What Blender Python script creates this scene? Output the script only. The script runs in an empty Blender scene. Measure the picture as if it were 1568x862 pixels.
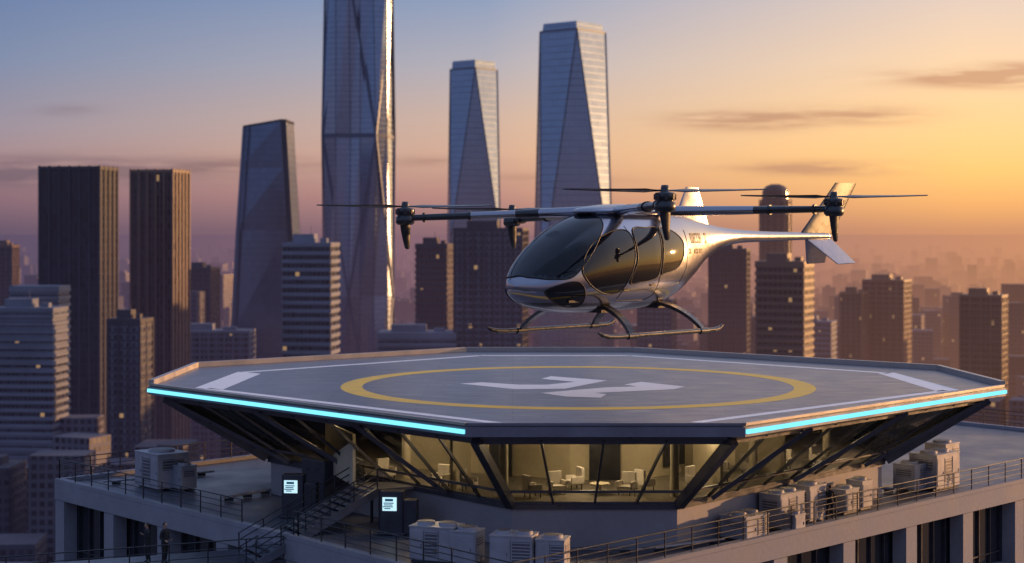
import bpy, math, random
from mathutils import Vector, Matrix
random.seed(7)
scene=bpy.context.scene
CAMZ=160.0; DECK=151.3; ROOF=145.0
SX,SY=0.87,0.493   # horizontal direction towards the sun

# ------------------------------------------------------------ node helpers
class NT:
    def __init__(s,nt): s.nt=nt; s.n=nt.nodes; s.l=nt.links
    def node(s,t,**k):
        n=s.n.new(t)
        for a,b in k.items(): setattr(n,a,b)
        return n
    def put(s,sock,v):
        if isinstance(v,bpy.types.NodeSocket): s.l.new(v,sock)
        elif v is not None:
            try: sock.default_value=v
            except Exception: sock.default_value=tuple(v)+(1,)
    def m(s,op,a,b=None,c=None,clamp=False):
        n=s.node('ShaderNodeMath',operation=op); n.use_clamp=clamp
        s.put(n.inputs[0],a); s.put(n.inputs[1],b); s.put(n.inputs[2],c)
        return n.outputs[0]
    def mr(s,v,a,b,c=0.,d=1.,smooth=False):
        n=s.node('ShaderNodeMapRange'); n.clamp=True
        if smooth: n.interpolation_type='SMOOTHSTEP'
        s.put(n.inputs[0],v)
        for i,q in enumerate((a,b,c,d)): s.put(n.inputs[i+1],q)
        return n.outputs[0]
    def mix(s,f,a,b,blend='MIX'):
        n=s.node('ShaderNodeMix',data_type='RGBA',blend_type=blend)
        s.put(n.inputs[0],f)
        for i,q in ((6,a),(7,b)):
            if isinstance(q,bpy.types.NodeSocket): s.l.new(q,n.inputs[i])
            else: n.inputs[i].default_value=tuple(q[:3])+(1,)
        return n.outputs[2]
    def ramp(s,v,stops):
        n=s.node('ShaderNodeValToRGB'); s.put(n.inputs[0],v)
        e=n.color_ramp.elements
        while len(e)>1: e.remove(e[-1])
        e[0].position=stops[0][0]; e[0].color=tuple(stops[0][1])+(1,)
        for p,c in stops[1:]:
            q=e.new(p); q.color=tuple(c)+(1,)
        return n.outputs[0]
    def sep(s,v):
        n=s.node('ShaderNodeSeparateXYZ'); s.l.new(v,n.inputs[0]); return n.outputs
    def comb(s,x,y,z):
        n=s.node('ShaderNodeCombineXYZ')
        for i,q in enumerate((x,y,z)): s.put(n.inputs[i],q)
        return n.outputs[0]
    def noise(s,vec,scale,detail=3,rough=.55):
        n=s.node('ShaderNodeTexNoise'); 
        if vec is not None: s.l.new(vec,n.inputs['Vector'])
        n.inputs['Scale'].default_value=scale; n.inputs['Detail'].default_value=detail
        n.inputs['Roughness'].default_value=rough
        return n.outputs['Fac']
    def sdot(s,x,y):
        ln=s.m('SQRT',s.m('ADD',s.m('MULTIPLY',x,x),s.m('ADD',s.m('MULTIPLY',y,y),1e-6)))
        return s.m('DIVIDE',s.m('ADD',s.m('MULTIPLY',x,SX),s.m('MULTIPLY',y,SY)),ln)

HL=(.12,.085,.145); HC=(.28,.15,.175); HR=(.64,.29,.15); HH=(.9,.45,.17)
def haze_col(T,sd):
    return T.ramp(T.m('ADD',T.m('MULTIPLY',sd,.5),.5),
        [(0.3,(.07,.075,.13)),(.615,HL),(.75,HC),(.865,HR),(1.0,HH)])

def new_mat(name):
    m=bpy.data.materials.new(name); m.use_nodes=True
    nt=m.node_tree; nt.nodes.clear(); T=NT(nt)
    out=T.node('ShaderNodeOutputMaterial'); T.out=out.inputs['Surface']
    return m,T
def principled(T,col,rough=.5,metal=0.,spec=.5,bump=None,coat=0):
    b=T.node('ShaderNodeBsdfPrincipled')
    if isinstance(col,bpy.types.NodeSocket): T.l.new(col,b.inputs['Base Color'])
    else: b.inputs['Base Color'].default_value=tuple(col)+(1,)
    T.put(b.inputs['Roughness'],rough); T.put(b.inputs['Metallic'],metal)
    b.inputs['Specular IOR Level'].default_value=spec
    b.inputs['Coat Weight'].default_value=coat; b.inputs['Coat Roughness'].default_value=.08
    if bump is not None:
        bn=T.node('ShaderNodeBump'); bn.inputs['Strength'].default_value=bump[1]; bn.inputs['Distance'].default_value=bump[2]
        T.l.new(bump[0],bn.inputs['Height']); T.l.new(bn.outputs[0],b.inputs['Normal'])
    return b.outputs[0]
def pm(name,col,rough=.5,metal=0.,var=.25,scale=1.5,spec=.5,bump=0,coat=0):
    m,T=new_mat(name)
    tc=T.node('ShaderNodeTexCoord').outputs['Object']
    n=T.noise(tc,scale,4); n2=T.noise(tc,scale*9,3)
    f=T.m('ADD',T.m('MULTIPLY',n,.7),T.m('MULTIPLY',n2,.3))
    k=T.mr(f,.3,.7,1-var,1+var)
    c=T.mix(1.0,col,T.comb(k,k,k),'MULTIPLY')
    r=T.mr(n,.3,.7,max(0,rough-.08),min(1,rough+.08))
    T.l.new(principled(T,c,r,metal,spec,(n2,bump,.05) if bump else None,coat),T.out)
    return m
def emis(name,col,st):
    m,T=new_mat(name); e=T.node('ShaderNodeEmission')
    e.inputs[0].default_value=tuple(col)+(1,); e.inputs[1].default_value=st
    T.l.new(e.outputs[0],T.out); return m

def paint_haze(T,sh,L=2900.):  # aerial haze painted into the material as emission by world position, no volume
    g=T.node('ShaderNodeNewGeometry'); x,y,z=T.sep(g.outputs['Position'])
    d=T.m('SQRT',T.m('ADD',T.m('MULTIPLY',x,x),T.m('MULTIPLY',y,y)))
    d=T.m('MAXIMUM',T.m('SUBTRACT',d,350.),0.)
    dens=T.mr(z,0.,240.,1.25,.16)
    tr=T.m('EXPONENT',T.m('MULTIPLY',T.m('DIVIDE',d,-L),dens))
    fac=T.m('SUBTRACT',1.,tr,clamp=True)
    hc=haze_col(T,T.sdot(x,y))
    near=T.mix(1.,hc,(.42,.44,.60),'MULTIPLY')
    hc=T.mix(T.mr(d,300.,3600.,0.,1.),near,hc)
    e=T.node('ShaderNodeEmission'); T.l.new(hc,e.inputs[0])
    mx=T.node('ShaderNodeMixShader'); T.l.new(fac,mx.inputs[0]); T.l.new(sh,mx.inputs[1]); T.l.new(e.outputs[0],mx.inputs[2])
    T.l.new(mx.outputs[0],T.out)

def facade(name,wall,glass,fh=3.8,bw=3.2,mh=.35,mw=.3,grough=.15,gmetal=.0,lit=.02,tint=False,wr=.7,var=.45,wmetal=0.):
    m,T=new_mat(name)
    g=T.node('ShaderNodeNewGeometry'); x,y,z=T.sep(g.outputs['Position']); nx,ny,nz=T.sep(g.outputs['True Normal'])
    u=T.m('SUBTRACT',T.m('MULTIPLY',y,nx),T.m('MULTIPLY',x,ny))
    uu=T.m('DIVIDE',u,bw); vv=T.m('DIVIDE',z,fh)
    fu=T.m('FRACT',uu); fv=T.m('FRACT',vv)
    win=T.m('MULTIPLY',T.m('GREATER_THAN',fu,mw),T.m('GREATER_THAN',fv,mh))
    side=T.m('LESS_THAN',T.m('ABSOLUTE',nz),.6)
    win=T.m('MULTIPLY',win,side)
    wn=T.node('ShaderNodeTexWhiteNoise'); wn.noise_dimensions='3D'
    T.l.new(T.comb(T.m('FLOOR',uu),T.m('FLOOR',vv),T.m('MULTIPLY',nx,3.1)),wn.inputs[0])
    rv=wn.outputs[0]
    k=T.mr(rv,0.,1.,1-var,1+var)
    gc=T.mix(1.,glass,T.comb(k,k,k),'MULTIPLY')
    pn=T.noise(g.outputs['Position'],.03,4)
    kw=T.mr(pn,.3,.7,.75,1.2)
    wc=T.mix(1.,wall,T.comb(kw,kw,kw),'MULTIPLY')
    if tint:
        at=T.node('ShaderNodeAttribute'); at.attribute_name='rnd'; at.attribute_type='GEOMETRY'
        kk=T.ramp(at.outputs['Fac'],[(0,(.35,.37,.45)),(.3,(.8,.75,.8)),(.55,(.5,.48,.52)),(.8,(1.3,1.25,1.3)),(1,(.6,.62,.75))])
        wc=T.mix(1.,wc,kk,'MULTIPLY')
    wallsh=principled(T,wc,wr,wmetal)
    gsh=principled(T,gc,T.mr(rv,0.,1.,grough,grough+.12*min(1,var*3)),gmetal,.6)
    mx=T.node('ShaderNodeMixShader'); T.l.new(win,mx.inputs[0]); T.l.new(wallsh,mx.inputs[1]); T.l.new(gsh,mx.inputs[2])
    sh=mx.outputs[0]
    if lit>0:
        e=T.node('ShaderNodeEmission'); e.inputs[0].default_value=(1,.60,.28,1); e.inputs[1].default_value=.38
        wn2=T.node('ShaderNodeTexWhiteNoise'); T.l.new(T.comb(T.m('FLOOR',uu),T.m('FLOOR',vv),T.m('ADD',nx,7.)),wn2.inputs[0])
        l=T.m('MULTIPLY',win,T.m('LESS_THAN',wn2.outputs[0],lit*.45))
        m2=T.node('ShaderNodeMixShader'); T.l.new(l,m2.inputs[0]); T.l.new(sh,m2.inputs[1]); T.l.new(e.outputs[0],m2.inputs[2]); sh=m2.outputs[0]
    paint_haze(T,sh)
    return m

# ------------------------------------------------------------ mesh builder
def empty(name,loc=(0,0,0),rz=0):
    o=bpy.data.objects.new(name,None); scene.collection.objects.link(o); o.location=loc; o.rotation_euler=(0,0,rz); return o
class MB:
    def __init__(s): s.v=[]; s.f=[]; s.mi=[]; s.sm=[]; s.r=[]; s.cr=0.
    def add(s,vs,fs,mi=0,smooth=False):
        o=len(s.v); s.v+= [tuple(v) for v in vs]
        for f in fs: s.f.append([i+o for i in f]); s.mi.append(mi); s.sm.append(smooth); s.r.append(s.cr)
    def box(s,cx,cy,cz,sx,sy,sz,rot=0,mi=0):
        c,q=math.cos(rot),math.sin(rot); vs=[]
        for dz in(-.5,.5):
            for dx,dy in((-.5,-.5),(.5,-.5),(.5,.5),(-.5,.5)):
                a,b=dx*sx,dy*sy; vs.append((cx+a*c-b*q,cy+a*q+b*c,cz+dz*sz))
        s.add(vs,[(3,2,1,0),(4,5,6,7),(0,1,5,4),(1,2,6,5),(2,3,7,6),(3,0,4,7)],mi)
    def beam(s,p,q,w,h,mi=0,up=(0,0,1)):
        p,q=Vector(p),Vector(q); d=(q-p).normalized(); up=Vector(up)
        r=d.cross(up)
        if r.length<1e-4: r=d.cross(Vector((0,1,0)))
        r.normalize(); u=r.cross(d)
        vs=[]
        for e in(p,q):
            for a,b in((-1,-1),(1,-1),(1,1),(-1,1)): vs.append(e+r*a*w/2+u*b*h/2)
        s.add(vs,[(3,2,1,0),(4,5,6,7),(0,1,5,4),(1,2,6,5),(2,3,7,6),(3,0,4,7)],mi)
    def tube(s,p,q,r1,r2=None,n=8,mi=0,flat=1.0):
        r2=r1 if r2 is None else r2
        p,q=Vector(p),Vector(q); d=(q-p).normalized(); r=d.cross(Vector((0,0,1)))
        if r.length<1e-4: r=d.cross(Vector((0,1,0)))
        r.normalize(); u=r.cross(d); vs=[]
        for e,rr in((p,r1),(q,r2)):
            for i in range(n):
                a=2*math.pi*i/n; vs.append(e+r*math.cos(a)*rr+u*math.sin(a)*rr*flat)
        s.add(vs,[(i,(i+1)%n,n+(i+1)%n,n+i) for i in range(n)],mi,True)
        s.add(vs[:n],[tuple(range(n))[::-1]],mi); s.add(vs[n:],[tuple(range(n))],mi)
    def prism(s,poly,z0,z1,mi=0,cap=True,mtop=None):
        n=len(poly); vs=[(x,y,z0) for x,y in poly]+[(x,y,z1) for x,y in poly]
        s.add(vs,[(i,(i+1)%n,n+(i+1)%n,n+i) for i in range(n)],mi)
        if cap:
            s.add(vs[n:],[tuple(range(n))],mi if mtop is None else mtop); s.add(vs[:n],[tuple(range(n))[::-1]],mi)
    def loft(s,rings,mi=0,smooth=False,caps=True,closed=True):
        n=len(rings[0]); vs=[p for r in rings for p in r]; fs=[]
        for k in range(len(rings)-1):
            for i in range(n if closed else n-1):
                j=(i+1)%n; fs.append((k*n+i,k*n+j,(k+1)*n+j,(k+1)*n+i))
        s.add(vs,fs,mi,smooth)
        if caps: s.add(rings[0],[tuple(range(n))[::-1]],mi); s.add(rings[-1],[tuple(range(n))],mi)
    def obj(s,name,mats,parent=None,loc=(0,0,0),rz=0,bevel=0,rnd=False):
        me=bpy.data.meshes.new(name); me.from_pydata(s.v,[],s.f)
        for m in mats: me.materials.append(m)
        me.polygons.foreach_set('material_index',s.mi); me.polygons.foreach_set('use_smooth',s.sm)
        if rnd:
            a=me.attributes.new('rnd','FLOAT','FACE'); a.data.foreach_set('value',s.r)
        me.update()
        o=bpy.data.objects.new(name,me); scene.collection.objects.link(o); o.location=loc; o.rotation_euler=(0,0,rz)
        if parent: o.parent=parent
        if bevel:
            b=o.modifiers.new('bevel','BEVEL'); b.width=bevel; b.segments=2; b.limit_method='ANGLE'
        return o
def inset(poly,d):
    n=len(poly); out=[]
    for i in range(n):
        p0=Vector(poly[i-1]);p1=Vector(poly[i]);p2=Vector(poly[(i+1)%n])
        a=(p1-p0).normalized(); b=(p2-p1).normalized()
        na=Vector((-a.y,a.x)); nb=Vector((-b.y,b.x))
        t=(na+nb); t=t/ max(.3,(1+na.dot(nb)))
        out.append(tuple(p1+t*d))
    return out

# ------------------------------------------------------------ materials
M={}
M['conc']=pm('pale_concrete',(.23,.24,.29),.75,0,.18,.5,bump=.2)
M['wallw']=pm('base_wall_plaster',(.28,.27,.31),.7,0,.14,.4)
M['dark']=pm('dark_painted_steel',(.03,.033,.045),.4,.3,.3,2)
M['frame']=pm('frame_steel',(.065,.07,.095),.35,.5,.2,2)
M['step']=pm('stair_steel',(.15,.16,.20),.4,.4,.2,2)
M['edge']=pm('deck_edge_metal',(.20,.21,.27),.35,.6,.12,.6)
M['kerb']=pm('deck_kerb_metal',(.42,.38,.36),.4,.5,.12,.6)
M['acw']=pm('unit_painted_metal',(.34,.345,.40),.45,.2,.18,1.2)
M['acd']=pm('unit_louvre',(.12,.12,.145),.5,.3,.2,3)
M['led']=emis('led_cyan',(.20,.76,.95),1.4)
M['screen']=emis('screen_glow',(.55,.85,1.0),1.1)
M['stext']=emis('screen_text',(.03,.12,.2),.6)
M['white']=pm('white_marking_paint',(.9,.9,.9),.5,0,.06,1.5)
M['yellow']=pm('yellow_marking_paint',(.88,.56,.05),.5,0,.14,1.2)
M['warm']=emis('ceiling_lamp_glow',(1,.74,.45),4)
M['inwall']=pm('interior_wall',(.46,.42,.32),.8,0,.15,.5)
M['infloor']=pm('interior_floor',(.16,.15,.135),.35,0,.2,.8)
M['seat']=pm('seat_fabric',(.55,.52,.48),.8,0,.15,3)
M['suit']=pm('dark_clothes',(.015,.015,.022),.8,0,.3,5)
M['skin']=pm('skin',(.42,.25,.18),.55,0,.1,8)
M['hair']=pm('hair',(.02,.014,.01),.6,0,.3,20)

def deck_mat():
    m,T=new_mat('deck_coating')
    p=T.node('ShaderNodeNewGeometry').outputs['Position']; x,y,z=T.sep(p)
    n1=T.noise(p,.12,5,.6); n2=T.noise(T.comb(T.m('MULTIPLY',x,.5),T.m('MULTIPLY',y,1.2),0.),.9,6,.65); n3=T.noise(p,22,3)
    f=T.m('ADD',T.m('MULTIPLY',n1,.5),T.m('MULTIPLY',n2,.5))
    c=T.ramp(f,[(.3,(.075,.082,.115)),(.7,(.145,.155,.20))])
    sx=T.m('LESS_THAN',T.m('FRACT',T.m('DIVIDE',x,4.7)),.012); sy=T.m('LESS_THAN',T.m('FRACT',T.m('DIVIDE',y,4.7)),.012)
    s=T.m('MAXIMUM',sx,sy)
    c=T.mix(T.m('MULTIPLY',s,.5),c,(.03,.03,.04))
    r=T.mr(n2,.25,.75,.24,.46)
    T.l.new(principled(T,c,r,0,.7,(n3,.08,.01)),T.out); return m
M['deck']=deck_mat()
def roof_mat():
    m,T=new_mat('roof_membrane')
    p=T.node('ShaderNodeNewGeometry').outputs['Position']; x,y,z=T.sep(p)
    n1=T.noise(p,.25,5,.6); n2=T.noise(p,3,4)
    c=T.ramp(T.m('ADD',T.m('MULTIPLY',n1,.7),T.m('MULTIPLY',n2,.3)),[(.3,(.055,.06,.09)),(.7,(.11,.12,.16))])
    s=T.m('MAXIMUM',T.m('LESS_THAN',T.m('FRACT',T.m('DIVIDE',T.m('ADD',x,y),3.1)),.012),T.m('LESS_THAN',T.m('FRACT',T.m('DIVIDE',T.m('SUBTRACT',x,y),3.1)),.012))
    c=T.mix(T.m('MULTIPLY',s,.5),c,(.03,.03,.04))
    T.l.new(principled(T,c,T.mr(n1,.3,.7,.3,.55),0,.5,(n2,.3,.02)),T.out); return m
M['roof']=roof_mat()
def glass_mat(name,tint,tr,rough=.03,spec=.8):
    m,T=new_mat(name)
    b=principled(T,tint,rough,0,spec)
    t=T.node('ShaderNodeBsdfTransparent'); t.inputs[0].default_value=(.8,.85,.9,1)
    fr=T.node('ShaderNodeFresnel'); fr.inputs[0].default_value=1.5
    f=T.mr(fr.outputs[0],0.,1.,tr,0.)
    mx=T.node('ShaderNodeMixShader'); T.l.new(f,mx.inputs[0]); T.l.new(b,mx.inputs[1]); T.l.new(t.outputs[0],mx.inputs[2])
    T.l.new(mx.outputs[0],T.out); return m
M['glass']=glass_mat('lounge_glass',(.02,.024,.03),.94)
M['bglass']=glass_mat('building_glass',(.02,.022,.03),.0,.08)

# ------------------------------------------------------------ world
w=bpy.data.worlds.new('World'); scene.world=w; w.use_nodes=True; w.node_tree.nodes.clear(); T=NT(w.node_tree)
out=T.node('ShaderNodeOutputWorld'); bg=T.node('ShaderNodeBackground')
d=T.node('ShaderNodeTexCoord').outputs['Generated']; x,y,z=T.sep(d); sd=T.sdot(x,y)
el=T.m('MAXIMUM',z,0.)
left=T.ramp(el,[(0,HL),(.02,(.24,.14,.19)),(.04,(.36,.235,.265)),(.058,(.30,.255,.335)),(.096,(.18,.235,.39)),(.134,(.125,.19,.375)),(.4,(.20,.275,.49)),(1,(.22,.30,.53))])
cen=T.ramp(el,[(0,HC),(.02,(.50,.255,.225)),(.045,(.68,.41,.30)),(.065,(.64,.44,.355)),(.096,(.46,.42,.47)),(.134,(.27,.335,.50)),(.4,(.28,.35,.54)),(1,(.22,.30,.53))])
rig=T.ramp(el,[(0,HR),(.014,(.90,.43,.155)),(.034,(1.10,.60,.19)),(.055,(1.08,.65,.27)),(.096,(.97,.66,.41)),(.134,(.78,.60,.51)),(.3,(.56,.50,.56)),(1,(.22,.30,.53))])
hot=T.ramp(el,[(0,HH),(.04,(1.15,.66,.21)),(.1,(1.1,.70,.34)),(.2,(.9,.66,.46)),(.5,(.45,.45,.55)),(1,(.22,.30,.53))])
c=T.mix(T.mr(sd,.2,.5,0,1),left,cen); c=T.mix(T.mr(sd,.48,.70,0,1),c,rig); c=T.mix(T.mr(sd,.73,.97,0,1),c,hot)
hb=T.mr(sd,.75,1.,1.,1.8); c=T.mix(1.,c,T.comb(hb,hb,hb),'MULTIPLY')
yy=T.m('MAXIMUM',T.m('ABSOLUTE',y),.02); u=T.m('DIVIDE',x,yy); v=T.m('DIVIDE',z,yy)
nz=T.noise(T.comb(T.m('MULTIPLY',u,14.),T.m('MULTIPLY',v,150.),0.),1.0,6,.6)
mask=None
for u0,v0,a,b,st in ((.140,.0645,.040,.0052,1.6),(.20,.067,.04,.005,1.),(.275,.0895,.045,.0055,1.6),(.30,.094,.03,.004,1.3),(.178,.036,.045,.004,1.2),(-.27,.034,.10,.008,1.4),(-.17,.037,.07,.005,1.),(-.05,.04,.03,.003,.7),(-.26,.070,.02,.003,.4),(.02,.03,.05,.003,.5)):
    e=T.m('ADD',T.m('POWER',T.m('DIVIDE',T.m('SUBTRACT',u,u0),a),2.),T.m('POWER',T.m('DIVIDE',T.m('SUBTRACT',v,v0),b),2.))
    g=T.m('MULTIPLY',T.m('EXPONENT',T.m('MULTIPLY',e,-1.)),st*1.2)
    mask=g if mask is None else T.m('MAXIMUM',mask,g)
mask=T.m('MULTIPLY',mask,T.mr(nz,.28,.62,0,1,True),clamp=True)
cc=T.mix(T.mr(sd,.25,.7,0,1),(.15,.10,.15),(.60,.29,.165))
c=T.mix(T.m('MULTIPLY',mask,.8),c,cc)
sky=T.node('ShaderNodeTexSky'); sky.sky_type='NISHITA'; sky.sun_disc=False
sky.sun_elevation=math.radians(5); sky.sun_rotation=math.atan2(SX,SY)
sk=T.mix(1.,sky.outputs[0],(.012,.012,.012),'MULTIPLY')
c=T.mix(1.,c,sk,'ADD')
T.l.new(c,bg.inputs[0]); bg.inputs[1].default_value=1.0; T.l.new(bg.outputs[0],out.inputs[0])

sun=bpy.data.lights.new('sun','SUN'); sun.energy=4.6; sun.angle=math.radians(.6); sun.color=(1,.50,.19)
so=bpy.data.objects.new('sun',sun); scene.collection.objects.link(so)
e5=math.radians(5); so.rotation_euler=(-Vector((SX*math.cos(e5),SY*math.cos(e5),math.sin(e5)))).to_track_quat('-Z','Y').to_euler(); so.location=(200,100,300)

# ------------------------------------------------------------ ground
m,T=new_mat('city_ground')
p=T.node('ShaderNodeNewGeometry').outputs['Position']; x,y,z=T.sep(p)
n=T.noise(p,.004,6,.6); n2=T.noise(p,.05,4)
c=T.ramp(T.m('ADD',T.m('MULTIPLY',n,.5),T.m('MULTIPLY',n2,.5)),[(.35,(.03,.04,.035)),(.5,(.07,.07,.07)),(.65,(.14,.13,.13))])
sx=T.m('LESS_THAN',T.m('FRACT',T.m('DIVIDE',x,90.)),.16); sy=T.m('LESS_THAN',T.m('FRACT',T.m('DIVIDE',y,120.)),.12)
c=T.mix(T.m('MAXIMUM',sx,sy),c,(.05,.05,.055))
paint_haze(T,principled(T,c,.85)); 
g=MB(); R=30000; g.add([(-R,-3000,0),(R,-3000,0),(R,2*R,0),(-R,2*R,0)],[(0,1,2,3)]); g.obj('ground',[m])

# ------------------------------------------------------------ city
F={}
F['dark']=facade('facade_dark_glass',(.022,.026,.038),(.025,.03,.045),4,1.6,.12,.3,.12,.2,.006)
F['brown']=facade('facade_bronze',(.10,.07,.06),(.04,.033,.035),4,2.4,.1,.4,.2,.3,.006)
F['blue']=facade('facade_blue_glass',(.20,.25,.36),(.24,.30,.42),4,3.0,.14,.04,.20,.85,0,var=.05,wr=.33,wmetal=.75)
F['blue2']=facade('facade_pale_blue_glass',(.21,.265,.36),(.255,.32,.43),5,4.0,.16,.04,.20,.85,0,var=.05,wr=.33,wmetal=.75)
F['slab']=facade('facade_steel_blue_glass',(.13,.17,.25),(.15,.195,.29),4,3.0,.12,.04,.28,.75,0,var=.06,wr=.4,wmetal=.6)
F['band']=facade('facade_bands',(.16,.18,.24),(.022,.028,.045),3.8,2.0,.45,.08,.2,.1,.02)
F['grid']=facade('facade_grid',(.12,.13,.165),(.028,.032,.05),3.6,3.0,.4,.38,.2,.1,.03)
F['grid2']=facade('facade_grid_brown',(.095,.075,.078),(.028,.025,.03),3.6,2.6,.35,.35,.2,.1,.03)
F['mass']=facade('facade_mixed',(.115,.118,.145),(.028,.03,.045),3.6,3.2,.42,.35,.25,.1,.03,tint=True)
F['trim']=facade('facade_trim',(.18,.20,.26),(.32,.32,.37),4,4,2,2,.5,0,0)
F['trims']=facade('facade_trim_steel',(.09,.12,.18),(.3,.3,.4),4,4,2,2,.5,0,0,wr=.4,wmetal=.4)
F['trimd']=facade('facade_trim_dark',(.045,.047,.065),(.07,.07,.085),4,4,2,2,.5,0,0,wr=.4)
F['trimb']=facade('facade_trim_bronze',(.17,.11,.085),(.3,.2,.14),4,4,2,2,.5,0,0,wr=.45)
def rect(x0,x1,y0,y1,rot=0):
    cx,cy=(x0+x1)/2,(y0+y1)/2; c,s=math.cos(rot),math.sin(rot); o=[]
    for dx,dy in((x0-cx,y0-cy),(x1-cx,y0-cy),(x1-cx,y1-cy),(x0-cx,y1-cy)): o.append((cx+dx*c-dy*s,cy+dx*s+dy*c))
    return o
def tower(name,x0,x1,y,dep,zt,core,trim,style,rot=0,step=4.0,fin=.7,roofbits=True):
    # x0..x1 = overall width of the rotated plan
    if rot:
        W=x1-x0; q=abs(rot); cxx=(x0+x1)/2; dep=dep*.75; ww=(W-dep*math.sin(q))/math.cos(q); x0,x1=cxx-ww/2,cxx+ww/2
    b=MB(); P=rect(x0,x1,y,y+dep,rot); b.prism(P,0,zt,0)
    if style=='h':
        z=8
        Q=inset(P,-.5)
        while z<zt-1: b.prism(Q,z,z+step*.42,1); z+=step
    if style=='v':
        for i in range(4):
            p,q=Vector(P[i]),Vector(P[(i+1)%4]); n=max(2,int((q-p).length/step)); d=(q-p).normalized(); a=math.atan2(d.y,d.x)
            for k in range(n+1):
                c=p.lerp(q,k/n); b.box(c.x,c.y,zt/2+1,fin,1.2,zt+1,a,1)
    if style=='g':
        z=8; Q=inset(P,-.3)
        while z<zt-1: b.prism(Q,z,z+.9,1); z+=step
        for i in range(4):
            p,q=Vector(P[i]),Vector(P[(i+1)%4]); n=max(2,int((q-p).length/5)); d=(q-p).normalized(); a=math.atan2(d.y,d.x)
            for k in range(n+1):
                c=p.lerp(q,k/n); b.box(c.x,c.y,zt/2,.8,1.0,zt,a,1)
    b.prism(inset(P,-.4),zt-.6,zt+1.2,1)
    if roofbits:
        cx,cy=(x0+x1)/2,y+dep/2; w_=(x1-x0)
        b.box(cx-w_*.12,cy,zt+3,w_*.45,dep*.4,4.2,rot,1); b.box(cx+w_*.28,cy-dep*.1,zt+2,w_*.14,dep*.2,2.4,rot,1)
        b.tube((cx,cy,zt+4),(cx,cy,zt+9),.2,.1,5,1)
    return b.obj(name,[F[core],F[trim]])
r=math.radians
tower('dark_fin_skyscraper',-254,-217,915,34,193,'dark','trimd','v',r(-8),5.2,1.1,roofbits=False)
tower('bronze_fin_skyscraper',-222.5,-191.5,993,30,194,'brown','trimb','v',r(-14),4.4,1.3,roofbits=False)
tower('banded_office_tower',-105.5,-81,784,22,153,'band','trim','h',r(-8),3.8)
tower('dark_office_block',-62,-38,1097,30,150,'grid2','trimd','h',r(-10),4)
tower('grid_office_tower',-32,9,941,34,160,'grid','trimd','g',r(-8),3.8)
tower('low_white_office_block',-74,-31,941,30,102,'band','trim','h',0,4)
tower('striped_apartment_tower',-240,-209,784,26,123,'band','trim','h',r(-5),3.6)
tower('striped_apartment_tower_annex',-240,-215,815,20,132,'band','trim','h',r(-5),3.6,roofbits=False)
tower('grey_apartment_block',-186,-168,784,20,118,'grid','trimd','g',r(-10),3.6)
tower('wide_apartment_block',-221,-161,1045,24,97,'grid','trim','g',0,3.6)
tower('slim_office_tower',-251,-227,1306,26,130,'grid2','trimd','v',r(-10),4)
tower('brown_banded_tower',124,154.5,862,26,143,'grid2','trimb','h',r(-24),3.8)
tower('dark_apartment_tower',136,166,1176,26,146,'grid2','trimd','g',r(-15),3.8)
tower('brown_apartment_tower',252,275,1306,26,111,'grid2','trimb','v',r(-24),4)
tower('tall_apartment_tower',275,315,1330,34,120,'grid2','trimb','g',r(-26),4)
tower('riverside_apartment_tower',276,307,1045,26,119,'grid2','trimb','g',r(-26),3.8)
tower('brown_corner_tower',312,350,1010,26,104,'grid2','trimb','h',r(-20),3.8)
tower('pale_office_block',205,240,1250,26,92,'grid','trim','h',r(-22),3.8)
tower('short_office_tower',85,112,1150,26,112,'grid','trimd','g',r(-15),3.8)
tower('distant_slab_tower',-436,-421,1437,20,146,'grid2','trimb','v',0,4)
# curved-top slab tower
b=MB(); y0=1097
def ringC(z,xl,xr,dy,sl=0): return [(xl,y0+dy+5,z),(xr-3,y0-3,z+sl),(xr,y0-1,z+sl),(xr+1,y0+34,z+sl),(xl,y0+34,z)]
b.loft([ringC(0,-184,-134,0),ringC(90,-182,-137,0),ringC(160,-178.5,-141.5,1),ringC(200,-176,-144,2),ringC(226,-174.5,-145.5,3,3.5)],0)
b.loft([[(p[0],p[1],p[2]+.1) for p in ringC(226,-174.5,-145.5,3,3.5)],[(p[0]*1.0+.4,p[1],p[2]+1.6) for p in ringC(226,-174.5,-145.5,3,3.5)]],1)
for z0,z1,xa,xb in((0,90,-134,-137),(90,160,-137,-141.5),(160,230,-141.5,-145.5)):
    b.beam((xa-1,y0-2.5,z0),(xb-1,y0-2.5,z1),3.2,1.2,1,up=(0,1,0))
for z0,z1,xa,xb in((0,90,-184,-182),(90,160,-182,-178.5),(160,227,-178.5,-174.5)):
    b.beam((xa+2.5,y0+2,z0),(xb+2.5,y0+4,z1),1.2,1.0,2,up=(0,1,0)); 
b.obj('tapered_slab_skyscraper',[F['slab'],F['trimd'],F['trims']])
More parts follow.
